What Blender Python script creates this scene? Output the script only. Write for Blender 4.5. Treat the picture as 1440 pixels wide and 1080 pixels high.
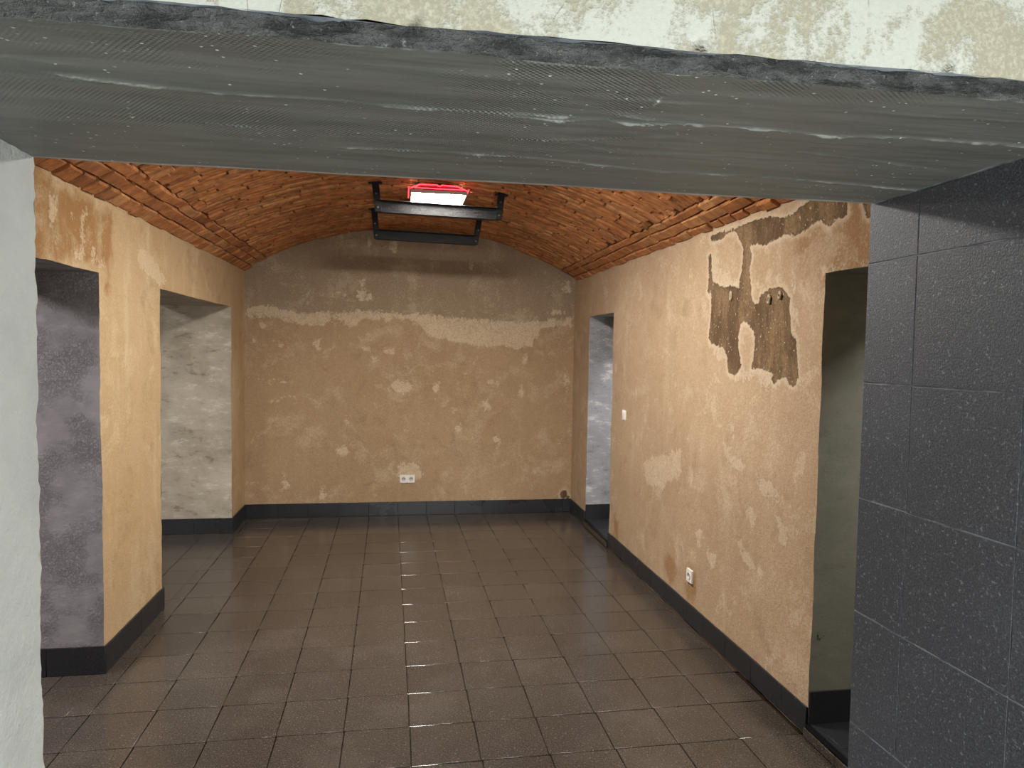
import bpy, bmesh, math, random
import numpy as np
from mathutils import Matrix, Vector, noise as mnoise

for o in list(bpy.data.objects):
    bpy.data.objects.remove(o, do_unlink=True)
S = bpy.context.scene
COL = S.collection
random.seed(7)
RNG = np.random.default_rng(7)

# ------------------------------------------------------------------ camera
F_PX, CAM_H = 980.0, 1.769
RM = np.array([[0.9870111, -0.1597675, 0.0168353],
               [-0.0088575, 0.05051526, 0.99868401],
               [0.16040769, 0.98586133, -0.04844398]])
cam_d = bpy.data.cameras.new('camera')
cam = bpy.data.objects.new('camera', cam_d)
COL.objects.link(cam)
cam_d.sensor_width = 36.0
cam_d.lens = F_PX / 1440.0 * 36.0
cam_d.clip_start = 0.02
r_, u_, f_ = RM
cam.matrix_world = Matrix(((r_[0], u_[0], -f_[0], 0), (r_[1], u_[1], -f_[1], 0), (r_[2], u_[2], -f_[2], CAM_H), (0, 0, 0, 1)))
S.camera = cam

def on(px, py, ax, v):
    """photo pixel -> point on the plane (axis ax = v)"""
    d = RM.T @ np.array([(px - 720) / F_PX, -(py - 540) / F_PX, 1.0])
    c = np.array([0, 0, CAM_H])
    return c + (v - c[ax]) / d[ax] * d

# ------------------------------------------------------------------ world, lamps outside the view, exposure
S.view_settings.view_transform = 'Standard'
S.view_settings.look = 'None'
S.view_settings.exposure = 0.0
S.view_settings.gamma = 1.0
S.view_settings.use_curve_mapping = False
W = bpy.data.worlds.new('world'); S.world = W
W.use_nodes = True
W.node_tree.nodes['Background'].inputs[0].default_value = (0.6, 0.7, 0.8, 1)
W.node_tree.nodes['Background'].inputs[1].default_value = 0.0

def area_lamp(name, loc, size, power, col, rot=(0, 0, 0)):
    l = bpy.data.lights.new(name, 'AREA'); l.shape = 'RECTANGLE'
    l.size, l.size_y = size; l.energy = power; l.color = col
    o = bpy.data.objects.new(name, l); COL.objects.link(o)
    o.location = loc; o.rotation_euler = rot
    return o
area_lamp('front_room_lamp', (0.1, -1.7, 2.66), (1.2, 0.5), 48, (0.9, 0.97, 1.0))
area_lamp('soffit_fill_light', (0.55, -1.5, 0.85), (0.6, 0.45), 80, (0.94, 0.98, 1.0), (math.radians(112), 0, 0))  # added fill light behind the camera, brightens the underside of the lintel
area_lamp('left_room_lamp', (-3.05, 2.9, 2.5), (0.3, 0.9), 80, (1.0, 0.965, 1.0))
area_lamp('left_room_lamp_far', (-3.05, 5.4, 2.5), (0.3, 0.9), 14, (1.0, 0.98, 0.98))
area_lamp('right_room_lamp', (2.95, 5.9, 2.5), (0.3, 0.6), 40, (0.95, 0.97, 1.0))
area_lamp('right_room_lamp_near', (3.0, 2.0, 2.5), (0.3, 0.6), 36, (1.0, 1.0, 0.95))
area_lamp('second_vault_lamp', (0.28, 3.9, 2.93), (0.4, 0.4), 108, (1.0, 0.96, 0.9))
PANEL_STRENGTH = 105.0
PANEL_COL = (1.0, 0.96, 0.9, 1)

# ------------------------------------------------------------------ helpers
def lin(h):
    h = h.lstrip('#')
    c = [int(h[i:i + 2], 16) / 255 for i in (0, 2, 4)]
    return tuple(x / 12.92 if x <= .04045 else ((x + .055) / 1.055) ** 2.4 for x in c) + (1,)

class NT:
    """small node-tree writer"""
    def __init__(self, name):
        self.m = bpy.data.materials.new(name); self.m.use_nodes = True
        self.t = self.m.node_tree; self.n = self.t.nodes
        self.bsdf = self.n['Principled BSDF']; self.out = self.n['Material Output']
        self.tc = self.n.new('ShaderNodeTexCoord'); self.geo = self.n.new('ShaderNodeNewGeometry')
        self.pos = self.geo.outputs['Position']
    def lk(self, a, b): self.t.links.new(a, b)
    def put(self, sock, v):
        if isinstance(v, bpy.types.NodeSocket): self.lk(v, sock)
        elif v is not None: sock.default_value = v
    def mapping(self, vec, scale=(1, 1, 1), loc=(0, 0, 0), rot=(0, 0, 0)):
        n = self.n.new('ShaderNodeMapping'); self.put(n.inputs[0], vec)
        n.inputs['Scale'].default_value = scale; n.inputs['Location'].default_value = loc; n.inputs['Rotation'].default_value = rot
        return n.outputs[0]
    def noise(self, scale, detail=4, rough=.55, vec=None, dist=0, dim='3D'):
        n = self.n.new('ShaderNodeTexNoise')
        self.put(n.inputs['Vector'], vec if vec is not None else self.pos)
        n.inputs['Scale'].default_value = scale; n.inputs['Detail'].default_value = detail
        n.inputs['Roughness'].default_value = rough; n.inputs['Distortion'].default_value = dist
        return n.outputs['Fac']
    def voro(self, scale, feat='F1', vec=None, out='Distance', rnd=1):
        n = self.n.new('ShaderNodeTexVoronoi'); n.feature = feat
        self.put(n.inputs['Vector'], vec if vec is not None else self.pos)
        n.inputs['Scale'].default_value = scale; n.inputs['Randomness'].default_value = rnd
        return n.outputs[out]
    def math(self, op, a, b=0.0, c=None, clamp=False):
        n = self.n.new('ShaderNodeMath'); n.operation = op; n.use_clamp = clamp
        self.put(n.inputs[0], a); self.put(n.inputs[1], b)
        if c is not None: self.put(n.inputs[2], c)
        return n.outputs[0]
    def ramp(self, v, a, b, lo=0.0, hi=1.0, smooth=True):
        n = self.n.new('ShaderNodeMapRange'); n.interpolation_type = 'SMOOTHSTEP' if smooth else 'LINEAR'
        self.put(n.inputs[0], v)
        for i, x in enumerate((a, b, lo, hi)): n.inputs[i + 1].default_value = x
        return n.outputs[0]
    def mix(self, f, a, b, mode='MIX'):
        n = self.n.new('ShaderNodeMix'); n.data_type = 'RGBA'; n.blend_type = mode
        self.put(n.inputs[0], f)
        self.put(n.inputs[6], lin(a) if isinstance(a, str) else a); self.put(n.inputs[7], lin(b) if isinstance(b, str) else b)
        return n.outputs[2]
    def attr(self, name):
        n = self.n.new('ShaderNodeAttribute'); n.attribute_name = name
        s = self.n.new('ShaderNodeSeparateColor'); self.lk(n.outputs['Color'], s.inputs[0])
        return s.outputs[0], s.outputs[1], s.outputs[2]
    def bump(self, h, dist=.004, strength=1.0, prev=None):
        n = self.n.new('ShaderNodeBump'); n.inputs['Distance'].default_value = dist; n.inputs['Strength'].default_value = strength
        self.put(n.inputs['Height'], h)
        if prev is not None: self.lk(prev, n.inputs['Normal'])
        return n.outputs[0]
    def obj_rand(self):
        return self.n.new('ShaderNodeObjectInfo').outputs['Random']
    def done(self, col, rough=.9, normal=None, spec=.3, metal=0.0, emit=None, estr=0.0):
        b = self.bsdf
        self.put(b.inputs['Base Color'], lin(col) if isinstance(col, str) else col)
        self.put(b.inputs['Roughness'], rough); self.put(b.inputs['Specular IOR Level'], spec); self.put(b.inputs['Metallic'], metal)
        if normal is not None: self.lk(normal, b.inputs['Normal'])
        if emit is not None:
            b.inputs['Emission Color'].default_value = emit; b.inputs['Emission Strength'].default_value = estr
        return self.m

# ------------------------------------------------------------------ materials
def plaster(name, base, base2, pale, dark, grain=.16, bare='5c4834', bump=.0055, streak=.5, pale_amt=.35, second=None, skim=.7):
    """old sand plaster; attribute m: R = bare patch distance, G = pale skim distance, B = second-tone distance (all positive inside, in metres)"""
    t = NT(name)
    aR, aG, aB = t.attr('m')
    big = t.noise(1.3, 5, .6); mid = t.noise(5.5, 6, .62, dist=.4); fine = t.noise(75, 6, .78); grit = t.noise(190, 3, .7)
    lump = t.noise(16, 6, .68, dist=.3)
    strk = t.noise(3.0, 5, .6, vec=t.mapping(t.pos, (2.2, 2.2, .35)))
    c = t.mix(t.ramp(big, .35, .68), base, base2)
    if second:
        c = t.mix(t.ramp(t.math('ADD', aB, t.math('MULTIPLY', t.math('SUBTRACT', mid, .5), .3)), -.03, .05), c, second)
    c = t.mix(t.math('MULTIPLY', t.ramp(t.math('ADD', strk, t.math('MULTIPLY', t.math('SUBTRACT', lump, .5), .3)), .5, .72), streak), c, pale)
    c = t.mix(t.math('MULTIPLY', t.ramp(t.math('ADD', mid, t.math('MULTIPLY', t.math('SUBTRACT', fine, .5), .25)), .60, .69), pale_amt), c, pale)
    c = t.mix(t.math('MULTIPLY', t.ramp(mid, .45, .30), .4), c, dark)
    # traced pale skim
    g = t.math('ADD', aG, t.math('ADD', t.math('MULTIPLY', t.math('SUBTRACT', fine, .5), .10), t.math('MULTIPLY', t.math('SUBTRACT', lump, .5), .17)))
    gm = t.math('MULTIPLY', t.ramp(g, -.008, .012), t.ramp(t.math('ADD', fine, t.math('MULTIPLY', lump, .8)), .62, 1.0, .45, .95))
    c = t.mix(t.math('MULTIPLY', gm, skim), c, pale)
    c = t.mix(t.math('MULTIPLY', t.ramp(t.math('ADD', t.noise(2.6, 6, .66, dist=.5), t.math('MULTIPLY', t.math('SUBTRACT', fine, .5), .3)), .5, .68), .38), c, pale)
    # grain
    c = t.mix(t.math('MULTIPLY', t.ramp(fine, .56, .34), grain * 3.4), c, t.mix(.65, c, dark))
    c = t.mix(t.math('MULTIPLY', t.ramp(fine, .52, .74), grain * 2.6), c, pale)
    c = t.mix(t.math('MULTIPLY', t.ramp(grit, .55, .36), grain * 2.4), c, t.mix(.6, c, dark))
    # bare patches, where the coat came off
    rr = t.math('ADD', aR, t.math('ADD', t.math('MULTIPLY', t.math('SUBTRACT', t.noise(34, 5, .65), .5), .05), t.math('MULTIPLY', t.math('SUBTRACT', fine, .5), .03)))
    rm = t.ramp(rr, -.004, .004)
    barec = t.mix(t.ramp(t.noise(7, 6, .7, vec=t.mapping(t.pos, (1, 1, .35))), .35, .68), bare, '8d7354')
    barec = t.mix(t.math('MULTIPLY', t.ramp(fine, .55, .38), .5), barec, '3f3327')
    barec = t.mix(t.ramp(t.noise(60, 3, .6), .64, .72), barec, 'c9b79a')
    edge = t.math('MULTIPLY', t.ramp(rr, -.04, -.004), t.math('SUBTRACT', 1.0, rm))
    c = t.mix(t.math('MULTIPLY', edge, .5), c, pale)
    c = t.mix(rm, c, barec)
    h = t.math('ADD', t.math('MULTIPLY', fine, .8), t.math('ADD', t.math('MULTIPLY', grit, .3), t.math('MULTIPLY', lump, .8)))
    h = t.math('ADD', h, t.math('MULTIPLY', gm, .15))
    h = t.math('SUBTRACT', h, t.math('MULTIPLY', rm, 1.4))
    return t.done(c, .93, t.bump(h, bump), .2)

M = {}
M['plaster_back'] = plaster('plaster_back', 'b09474', 'a68a6a', 'd3c0a2', '877057', grain=.17, second='96836d', pale_amt=.35, streak=.1, skim=.85)
M['plaster_left'] = plaster('plaster_left', 'bda27e', 'b59972', 'd6c3a2', '917655', grain=.12, second='987246', streak=.3, pale_amt=.2, skim=.65)
M['plaster_right'] = plaster('plaster_right', 'b79d80', 'ab9072', 'd3c1a6', '8f755a', grain=.17, second='96724d', streak=.2, pale_amt=.4, skim=.6)
M['plaster_tan'] = plaster('plaster_tan', 'bfa17c', 'b3936c', 'd6c1a0', '957653')

def concrete(name, base, base2, pale, dark, bump=.004, stain=.5, pit=.5):
    t = NT(name)
    aR, aG, aB = t.attr('m')
    big = t.noise(2.2, 6, .65, dist=.3); mid = t.noise(6.5, 7, .72, vec=t.mapping(t.pos, (1, 1, 2.4))); fine = t.noise(120, 3, .65)
    c = t.mix(t.ramp(big, .35, .66), base, base2)
    c = t.mix(t.math('MULTIPLY', t.ramp(mid, .52, .68), stain), c, pale)
    c = t.mix(t.math('MULTIPLY', t.ramp(mid, .46, .32), stain), c, dark)
    c = t.mix(t.math('MULTIPLY', t.ramp(fine, .55, .8), .25), c, pale)
    rr = t.math('ADD', aR, t.math('MULTIPLY', t.math('SUBTRACT', t.noise(60, 4, .7), .5), .09))
    c = t.mix(t.ramp(rr, 0, .008), c, '23211f')
    pits = t.math('MULTIPLY', t.ramp(t.noise(75, 5, .72, dist=.4), .44, .58), t.ramp(t.noise(4, 4), .4, .6))
    h = t.math('ADD', t.math('MULTIPLY', mid, .8), t.math('MULTIPLY', fine, .3))
    h = t.math('ADD', h, t.math('MULTIPLY', pits, pit))
    return t.done(c, .9, t.bump(h, bump), .25)
M['reveal_purple'] = concrete('reveal_purple', '807b7c', '908b8c', 'a39e9f', '656061', stain=.35, pit=.9)
M['reveal_pale'] = concrete('reveal_pale', 'b5ab9a', 'a69b88', 'd0c9ba', '7a6e5a', stain=.75)
M['reveal_green'] = concrete('reveal_green', '77766c', '838176', '94928a', '5a5850', stain=.3, bump=.002, pit=.2)
M['reveal_bluish'] = concrete('reveal_bluish', '98979a', 'a6a5a6', 'd8d5cf', '7a7571', stain=.8)
M['side_room'] = concrete('side_room', '8b8880', '97938a', 'aaa69d', '6d6962', stain=.3)

def jamb_white():
    t = NT('jamb_white')
    n1 = t.noise(75, 4, .6); n2 = t.noise(6, 4, .55); n3 = t.noise(220, 2)
    c = t.mix(t.ramp(n2, .35, .7), 'd0d5d2', 'c4c9c7')
    c = t.mix(t.math('MULTIPLY', t.ramp(n1, .6, .8), .5), c, 'e4e8e5')
    h = t.math('ADD', t.math('MULTIPLY', n1, 1.2), t.math('MULTIPLY', n3, .2))
    return t.done(c, .75, t.bump(h, .0025), .3)
M['jamb_white'] = jamb_white()

def cream():
    t = NT('front_cream')
    a = t.noise(7, 6, .6, dist=.35); f = t.noise(160, 3, .65); s = t.noise(5, 5, .6, vec=t.mapping(t.pos, (1.6, 1, .5)))
    c = t.mix(t.ramp(f, .4, .68), 'a9a491', 'c0bba8')
    m = t.ramp(t.math('ADD', t.math('MULTIPLY', a, .6), t.math('ADD', t.math('MULTIPLY', s, .45), t.math('MULTIPLY', f, .14))), .56, .64)
    c = t.mix(t.math('MULTIPLY', m, .8), c, 'cdd0c9')
    cr = t.voro(5, 'DISTANCE_TO_EDGE', vec=t.mapping(t.pos, (1, 1, .45)))
    crk = t.math('MULTIPLY', t.ramp(t.math('ADD', cr, t.math('MULTIPLY', f, .008)), .008, .004), t.ramp(a, .5, .6))
    c = t.mix(t.math('MULTIPLY', crk, .2), c, '807a6b')
    h = t.math('ADD', t.math('MULTIPLY', f, .35), t.math('ADD', t.math('MULTIPLY', m, .5), t.math('MULTIPLY', crk, -.3)))
    return t.done(c, .9, t.bump(h, .003), .2)
M['front_cream'] = cream()

def soffit_mat():
    t = NT('grey_adhesive')
    aR, aG, aB = t.attr('m')      # R streak of dry pale adhesive, G woven-mesh imprint
    long_ = t.noise(6, 5, .6, vec=t.mapping(t.pos, (.35, 3.2, 1))); fine = t.noise(140, 3, .6)
    c = t.mix(t.ramp(long_, .35, .68), '70726d', '5e605b')
    c = t.mix(t.math('MULTIPLY', t.ramp(t.noise(2.2, 4), .4, .65), .45), c, '6b6861')
    c = t.mix(t.math('MULTIPLY', t.ramp(aR, .3, 1.0), .55), c, 'b9bdb8')
    sp = t.math('MULTIPLY', t.ramp(t.voro(46), .16, .09), t.ramp(t.noise(9, 4), .47, .56))
    c = t.mix(sp, c, 'c6c9c4')
    sx = t.n.new('ShaderNodeSeparateXYZ'); t.lk(t.mapping(t.pos, (1, 1, 1), rot=(0, 0, .12)), sx.inputs[0])
    wx = t.math('SINE', t.math('MULTIPLY', sx.outputs[0], 2 * math.pi / .0095)); wy = t.math('SINE', t.math('MULTIPLY', sx.outputs[1], 2 * math.pi / .0095))
    weave = t.math('MULTIPLY', t.math('MULTIPLY', wx, wy), t.math('MULTIPLY', aG, t.ramp(t.noise(11, 4), .36, .6)))
    c = t.mix(t.math('MULTIPLY', t.ramp(weave, .4, .9), .6), c, 'a9ada8')
    h = t.math('ADD', t.math('MULTIPLY', weave, .45), t.math('ADD', t.math('MULTIPLY', long_, 1.1), t.math('MULTIPLY', fine, .12)))
    h = t.math('ADD', h, t.math('MULTIPLY', sp, .5))
    return t.done(c, .5, t.bump(h, .0035), .35)
M['soffit'] = soffit_mat()

def rough_grey():
    t = NT('grey_broken_edge')
    n = t.noise(26, 6, .7, vec=t.mapping(t.pos, (.6, 1, 1.8))); f = t.noise(120, 4, .7)
    c = t.mix(t.ramp(n, .35, .65), '474948', '777978')
    c = t.mix(t.ramp(f, .6, .74), c, 'aeb0ae')
    return t.done(c, .8, t.bump(t.math('ADD', n, t.math('MULTIPLY', f, .8)), .022), .15)
M['broken_edge'] = rough_grey()

def porcelain(name, c1, c2, speck, rough, bump=.0006, mott=.3, spec=.5, fs=150):
    t = NT(name)
    rnd = t.obj_rand()
    fine = t.noise(fs, 3, .7); g2 = t.noise(fs * .6, 3, .65); cl = t.noise(2.3, 4, .6)
    c = t.mix(t.ramp(fine, .38, .62), c1, c2)
    c = t.mix(t.math('MULTIPLY', t.ramp(g2, .58, .72), .7), c, speck)
    c = t.mix(t.math('MULTIPLY', rnd, .14), c, (0, 0, 0, 1))
    c = t.mix(t.math('MULTIPLY', t.ramp(cl, .45, .7), mott), c, t.mix(.5, c, speck))
    ro = t.math('ADD', rough, t.math('ADD', t.math('MULTIPLY', t.math('SUBTRACT', cl, .5), .16), t.math('MULTIPLY', t.math('SUBTRACT', rnd, .5), .05)))
    return t.done(c, ro, t.bump(fine, bump), spec)
M['floor_tile'] = porcelain('floor_tile', '332e29', '4c453e', '867d74', .2, .00015, spec=.55, mott=.15, fs=170)
M['base_tile'] = porcelain('base_tile', '1f2023', '2b2c2f', '414246', .3, .0004)
M['jamb_tile'] = porcelain('jamb_tile', '3a3c43', '55585f', '9ba0a8', .5, .0014, mott=.1, fs=230)
t = NT('floor_grout'); M['floor_grout'] = t.done(t.mix(t.ramp(t.noise(20), .35, .7), '17130f', '221d18'), .12, None, 1.0)
t = NT('jamb_grout'); M['jamb_grout'] = t.done(t.mix(t.ramp(t.noise(14), .4, .6), '6d747b', '9da5ac'), .7, None, .3)
t = NT('base_grout'); M['base_grout'] = t.done('121214', .6, None, .3)

def brick_mat(name, island=False):
    t = NT(name)
    rnd = t.geo.outputs['Random Per Island'] if island else t.obj_rand()
    n = t.noise(14, 5, .65); f = t.noise(90, 4, .7); k = t.noise(3.2, 4, .6)
    cr = t.n.new('ShaderNodeValToRGB'); t.lk(rnd, cr.inputs[0])
    e = cr.color_ramp.elements; e[0].position = 0; e[0].color = lin('b07448'); e[1].position = 1; e[1].color = lin('d69462')
    for p, c in ((.25, 'cc8856'), (.5, 'bc7d4d'), (.72, 'd69d69'), (.88, 'a06842')):
        x = e.new(p); x.color = lin(c)
    c = t.mix(t.ramp(n, .35, .68), cr.outputs[0], t.mix(.5, cr.outputs[0], '5a3420'))
    c = t.mix(t.math('MULTIPLY', t.ramp(f, .58, .75), .45), c, 'b98a5c')
    c = t.mix(t.math('MULTIPLY', t.ramp(k, .5, .7), .35), c, 'a97a4c')
    sk = t.noise(1.0, 5, .7, vec=t.mapping(t.pos, (7, 75, 18)))
    c = t.mix(t.math('MULTIPLY', t.ramp(sk, .46, .3), .6), c, '4a2c1a')
    c = t.mix(t.math('MULTIPLY', t.ramp(sk, .56, .72), .5), c, 'd0a67a')
    h = t.math('ADD', t.math('ADD', t.math('MULTIPLY', n, .8), t.math('MULTIPLY', f, .5)), t.math('MULTIPLY', sk, .7))
    return t.done(c, .92, t.bump(h, .011), .2)
M['brick'] = brick_mat('vault_brick'); M['brick_rest'] = brick_mat('vault_brick_joined', True)
t = NT('vault_mortar')
M['mortar'] = t.done(t.mix(t.ramp(t.noise(30, 5, .7), .35, .65), '4c3322', '7d5a3c'), .95, t.bump(t.noise(70, 4, .7), .008), .15)

t = NT('black_steel')
n = t.noise(240, 3, .7); n2 = t.noise(60, 3, .6)
M['steel'] = t.done(t.mix(t.ramp(n, .55, .68), '060607', '2b2724'), t.ramp(n, .4, .7, .65, .4), t.bump(t.math('ADD', n, n2), .003), .3)
t = NT('white_plastic'); M['white_plastic'] = t.done('e6e2dc', .35, None, .5)
t = NT('white_recess'); M['white_recess'] = t.done('c9c6c1', .45, None, .4)
t = NT('dark_hole'); M['dark'] = t.done('0d0c0b', .8, None, .2)
t = NT('plug_white'); M['plug'] = t.done('b3a48c', .9, None, .2)
t = NT('lamp_housing'); M['housing'] = t.done('8a8076', .5, None, .4)
t = NT('lamp_back'); M['lamp_back'] = t.done('a02a2a', .4, None, .4)
t = NT('lamp_diffuser'); M['diffuser'] = t.done('ffffff', .5, None, .2, 0, PANEL_COL, PANEL_STRENGTH)
t = NT('red_led'); M['red_led'] = t.done('ff2020', .5, None, .2, 0, (1, .04, .06, 1), 4.0)
t = NT('pale_bounce_floor'); M['pale_bounce_floor'] = t.done(t.mix(t.ramp(t.noise(4), .3, .7), '9c9c98', 'b2b2ad'), .8)  # unseen front floor, coloured pale so it bounces light up to the soffit
t = NT('trim_black'); M['trim_black'] = t.done('08080a', .35, None, .5)
t = NT('trim_steel'); M['trim_steel'] = t.done('8a8a8c', .3, None, .5, 1.0)

# ------------------------------------------------------------------ mesh helpers
class MB:
    def __init__(self): self.v = []; self.f = []; self.mi = []; self.key = {}
    def vert(self, p):
        k = (round(p[0], 4), round(p[1], 4), round(p[2], 4))
        i = self.key.get(k)
        if i is None:
            i = len(self.v); self.key[k] = i; self.v.append(tuple(p))
        return i
    def grid(self, O, U, V, ul, vl, mat=0, skip=None):
        """O + u*U + v*V on coordinate lists ul, vl"""
        O, U, V = (np.array(a, float) for a in (O, U, V))
        ids = [[None] * len(vl) for _ in ul]
        def gid(i, j):
            if ids[i][j] is None: ids[i][j] = self.vert(O + ul[i] * U + vl[j] * V)
            return ids[i][j]
        for i in range(len(ul) - 1):
            for j in range(len(vl) - 1):
                cu, cv = (ul[i] + ul[i + 1]) / 2, (vl[j] + vl[j + 1]) / 2
                if skip and skip(cu, cv): continue
                self.f.append((gid(i, j), gid(i + 1, j), gid(i + 1, j + 1), gid(i, j + 1))); self.mi.append(mat)
    def box(self, a, b, mat=0):
        x0, y0, z0 = a; x1, y1, z1 = b
        s = len(self.v)
        self.v += [(x0, y0, z0), (x1, y0, z0), (x1, y1, z0), (x0, y1, z0), (x0, y0, z1), (x1, y0, z1), (x1, y1, z1), (x0, y1, z1)]
        for q in ((0, 3, 2, 1), (4, 5, 6, 7), (0, 1, 5, 4), (1, 2, 6, 5), (2, 3, 7, 6), (3, 0, 4, 7)):
            self.f.append(tuple(s + k for k in q)); self.mi.append(mat)
    def mesh(self, name, mats, smooth=None, disp=None, fix=True):
        me = bpy.data.meshes.new(name)
        base = np.array(self.v, float)
        vs = base
        if disp is not None: vs = disp(base)
        me.from_pydata(vs.tolist(), [], self.f)
        for m in mats: me.materials.append(M[m] if isinstance(m, str) else m)
        me.polygons.foreach_set('material_index', self.mi)
        if fix:
            bm = bmesh.new(); bm.from_mesh(me); bmesh.ops.recalc_face_normals(bm, faces=bm.faces); bm.to_mesh(me); bm.free()
        if smooth is not None:
            me.shade_smooth(); me.set_sharp_from_angle(angle=smooth)
        me.update()
        return me, base

def link(name, me, parent=None, loc=None, rot=None):
    o = bpy.data.objects.new(name, me); COL.objects.link(o)
    if parent is not None: o.parent = parent
    if loc is not None: o.location = loc
    if rot is not None: o.rotation_euler = rot
    return o
def struct(o, label, cat):
    o['kind'] = 'structure'; o['label'] = label; o['category'] = cat; return o
def tag(o, label, cat, group=None):
    o['label'] = label; o['category'] = cat
    if group: o['group'] = group
    return o
def empty(name, loc): 
    o = bpy.data.objects.new(name, None); COL.objects.link(o); o.location = loc; return o

def jitter(amp, scale, amp2=0, scale2=1):
    def f(P):
        Q = P.copy()
        for i, p in enumerate(P):
            v = mnoise.noise_vector(Vector(p * scale)) * amp
            if amp2: v = v + mnoise.noise_vector(Vector(p * scale2)) * amp2
            Q[i] += v
        return Q
    return f
def ticks(a, b, step, *cuts):
    pts = sorted({round(x, 5) for x in (a, b) + cuts if a - 1e-6 <= x <= b + 1e-6})
    out = []
    for p, q in zip(pts, pts[1:]):
        n = max(1, int(round((q - p) / step)))
        out += [p + (q - p) * k / n for k in range(n)]
    return out + [pts[-1]]

def sdf_poly(P, poly):
    """signed distance (positive inside) of points P (n,2) to polygon"""
    poly = np.array(poly, float); d = np.full(len(P), 1e9); ins = np.zeros(len(P), bool)
    for a, b in zip(poly, np.roll(poly, -1, 0)):
        e = b - a; w = P - a
        tt = np.clip((w @ e) / max(e @ e, 1e-12), 0, 1)
        d = np.minimum(d, np.hypot(*(w - tt[:, None] * e).T))
        c = ((a[1] <= P[:, 1]) & (b[1] > P[:, 1])) | ((b[1] <= P[:, 1]) & (a[1] > P[:, 1]))
        if abs(e[1]) > 1e-12:
            xi = a[0] + (P[:, 1] - a[1]) / e[1] * e[0]; ins ^= c & (P[:, 0] < xi)
    return np.where(ins, d, -d)
def sdf_ell(P, c, r):
    q = np.hypot((P[:, 0] - c[0]) / r[0], (P[:, 1] - c[1]) / r[1]); return (1 - q) * min(r)
def union(P, polys=(), ells=()):
    d = np.full(len(P), -1.0)
    for q in polys: d = np.maximum(d, sdf_poly(P, q))
    for c, r in ells: d = np.maximum(d, sdf_ell(P, c, r))
    return d
def set_m(me, R=None, G=None, B=None):
    n = len(me.vertices); a = me.attributes.new('m', 'FLOAT_COLOR', 'POINT')
    d = np.full((n, 4), -1.0)
    for k, x in enumerate((R, G, B)):
        if x is not None: d[:, k] = x
    a.data.foreach_set('color', d.ravel())
def trace(pts, ax, v, keep):
    """photo pixels -> 2-D polygon on a wall plane"""
    return [tuple(on(x, y, ax, v)[list(keep)]) for x, y in pts]
def crop(ox, oy, s, pts): return [(ox + x / s, oy + y / s) for x, y in pts]

# ------------------------------------------------------------------ main dimensions (metres)
XL, XR, YB = -1.548, 1.885, 7.42              # left wall, right wall, back wall of the vaulted room
XLO, XRO = -2.17, 2.55                        # far faces of the side walls
YN, YF = 0.94, 1.64                           # near and inner face of the wall the photo is taken through
JL, JR, ZL = -0.767, 1.191, 2.16              # doorway jambs and soffit
LO = [(2.35, 3.96, 2.135), (4.89, 6.85, 2.13)]
RO = [(1.95, 2.885, 2.135), (6.0, 6.80, 2.12)]
STEP = 0.066
VX, VZ, VR = 0.169, -0.284, 3.304             # vault circle

# ------------------------------------------------------------------ wall_left
mb = MB()
def in_open(ops): return lambda u, v: any(a < u < b and v < t for a, b, t in ops)
yl = ticks(YF, YB + .1, .028, *[c for o in LO for c in o[:2]])
zl = ticks(0, 2.62, .028, *[o[2] for o in LO])
mb.grid((XL, 0, 0), (0, 1, 0), (0, 0, 1), yl, zl, 0, in_open(LO))
mb.grid((XLO, 0, 0), (0, 1, 0), (0, 0, 1), ticks(YF, YB + .1, 1, *[c for o in LO for c in o[:2]]), ticks(0, 2.62, 1, *[o[2] for o in LO]), 3, in_open(LO))
xs = ticks(XLO, XL, .028)
for k, (a, b, t_) in enumerate(LO):
    zz = [z for z in zl if z <= t_ + 1e-6]; yy = [y for y in yl if a - 1e-6 <= y <= b + 1e-6]
    for y in (a, b): mb.grid((0, y, 0), (1, 0, 0), (0, 0, 1), xs, zz, 1 + k)
    mb.grid((0, 0, t_), (1, 0, 0), (0, 1, 0), xs, yy, 1 + k)
me, P = mb.mesh('wall_left', ['plaster_left', 'reveal_purple', 'reveal_pale', 'side_room'], .7, jitter(.006, 3.1, .0025, 22))
Q = P[:, 1:]
L = lambda pts: trace(pts, 0, XL, (1, 2))
drips = [crop(50, 220, 4.8, q) for q in (
    [(90, 270), (130, 250), (160, 320), (130, 400), (135, 450), (100, 490), (90, 400)],
    [(310, 350), (350, 330), (345, 400), (325, 470), (330, 560), (335, 660), (310, 690), (250, 690), (240, 630), (300, 650), (310, 560), (295, 480), (300, 400)],
    [(370, 640), (400, 620), (420, 680), (430, 740), (400, 730)], [(230, 370), (250, 370), (255, 405), (235, 400)], [(105, 560), (150, 570), (140, 610), (110, 600)], [(440, 690), (465, 700), (460, 760), (440, 740)])]
pal = [L(q) for q in drips] + [L([(196, 346), (215, 362), (232, 388), (232, 404), (222, 398), (205, 384), (192, 366)])]
brown = [L(crop(50, 220, 4.8, [(0, 80), (350, 270), (520, 370), (515, 700), (505, 900), (470, 900), (470, 770), (0, 660)])) + []]
brown[0] = brown[0] + []
near_brown = [(2.0, 2.0), (2.0, 2.7), (3.4, 2.7), (3.4, 2.0)]
set_m(me, None, union(Q, pal), union(Q, brown + [near_brown]))
wall_left = struct(link('wall_left', me), 'tan sand-plastered side wall with two tall openings and pale drips', 'wall')

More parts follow.
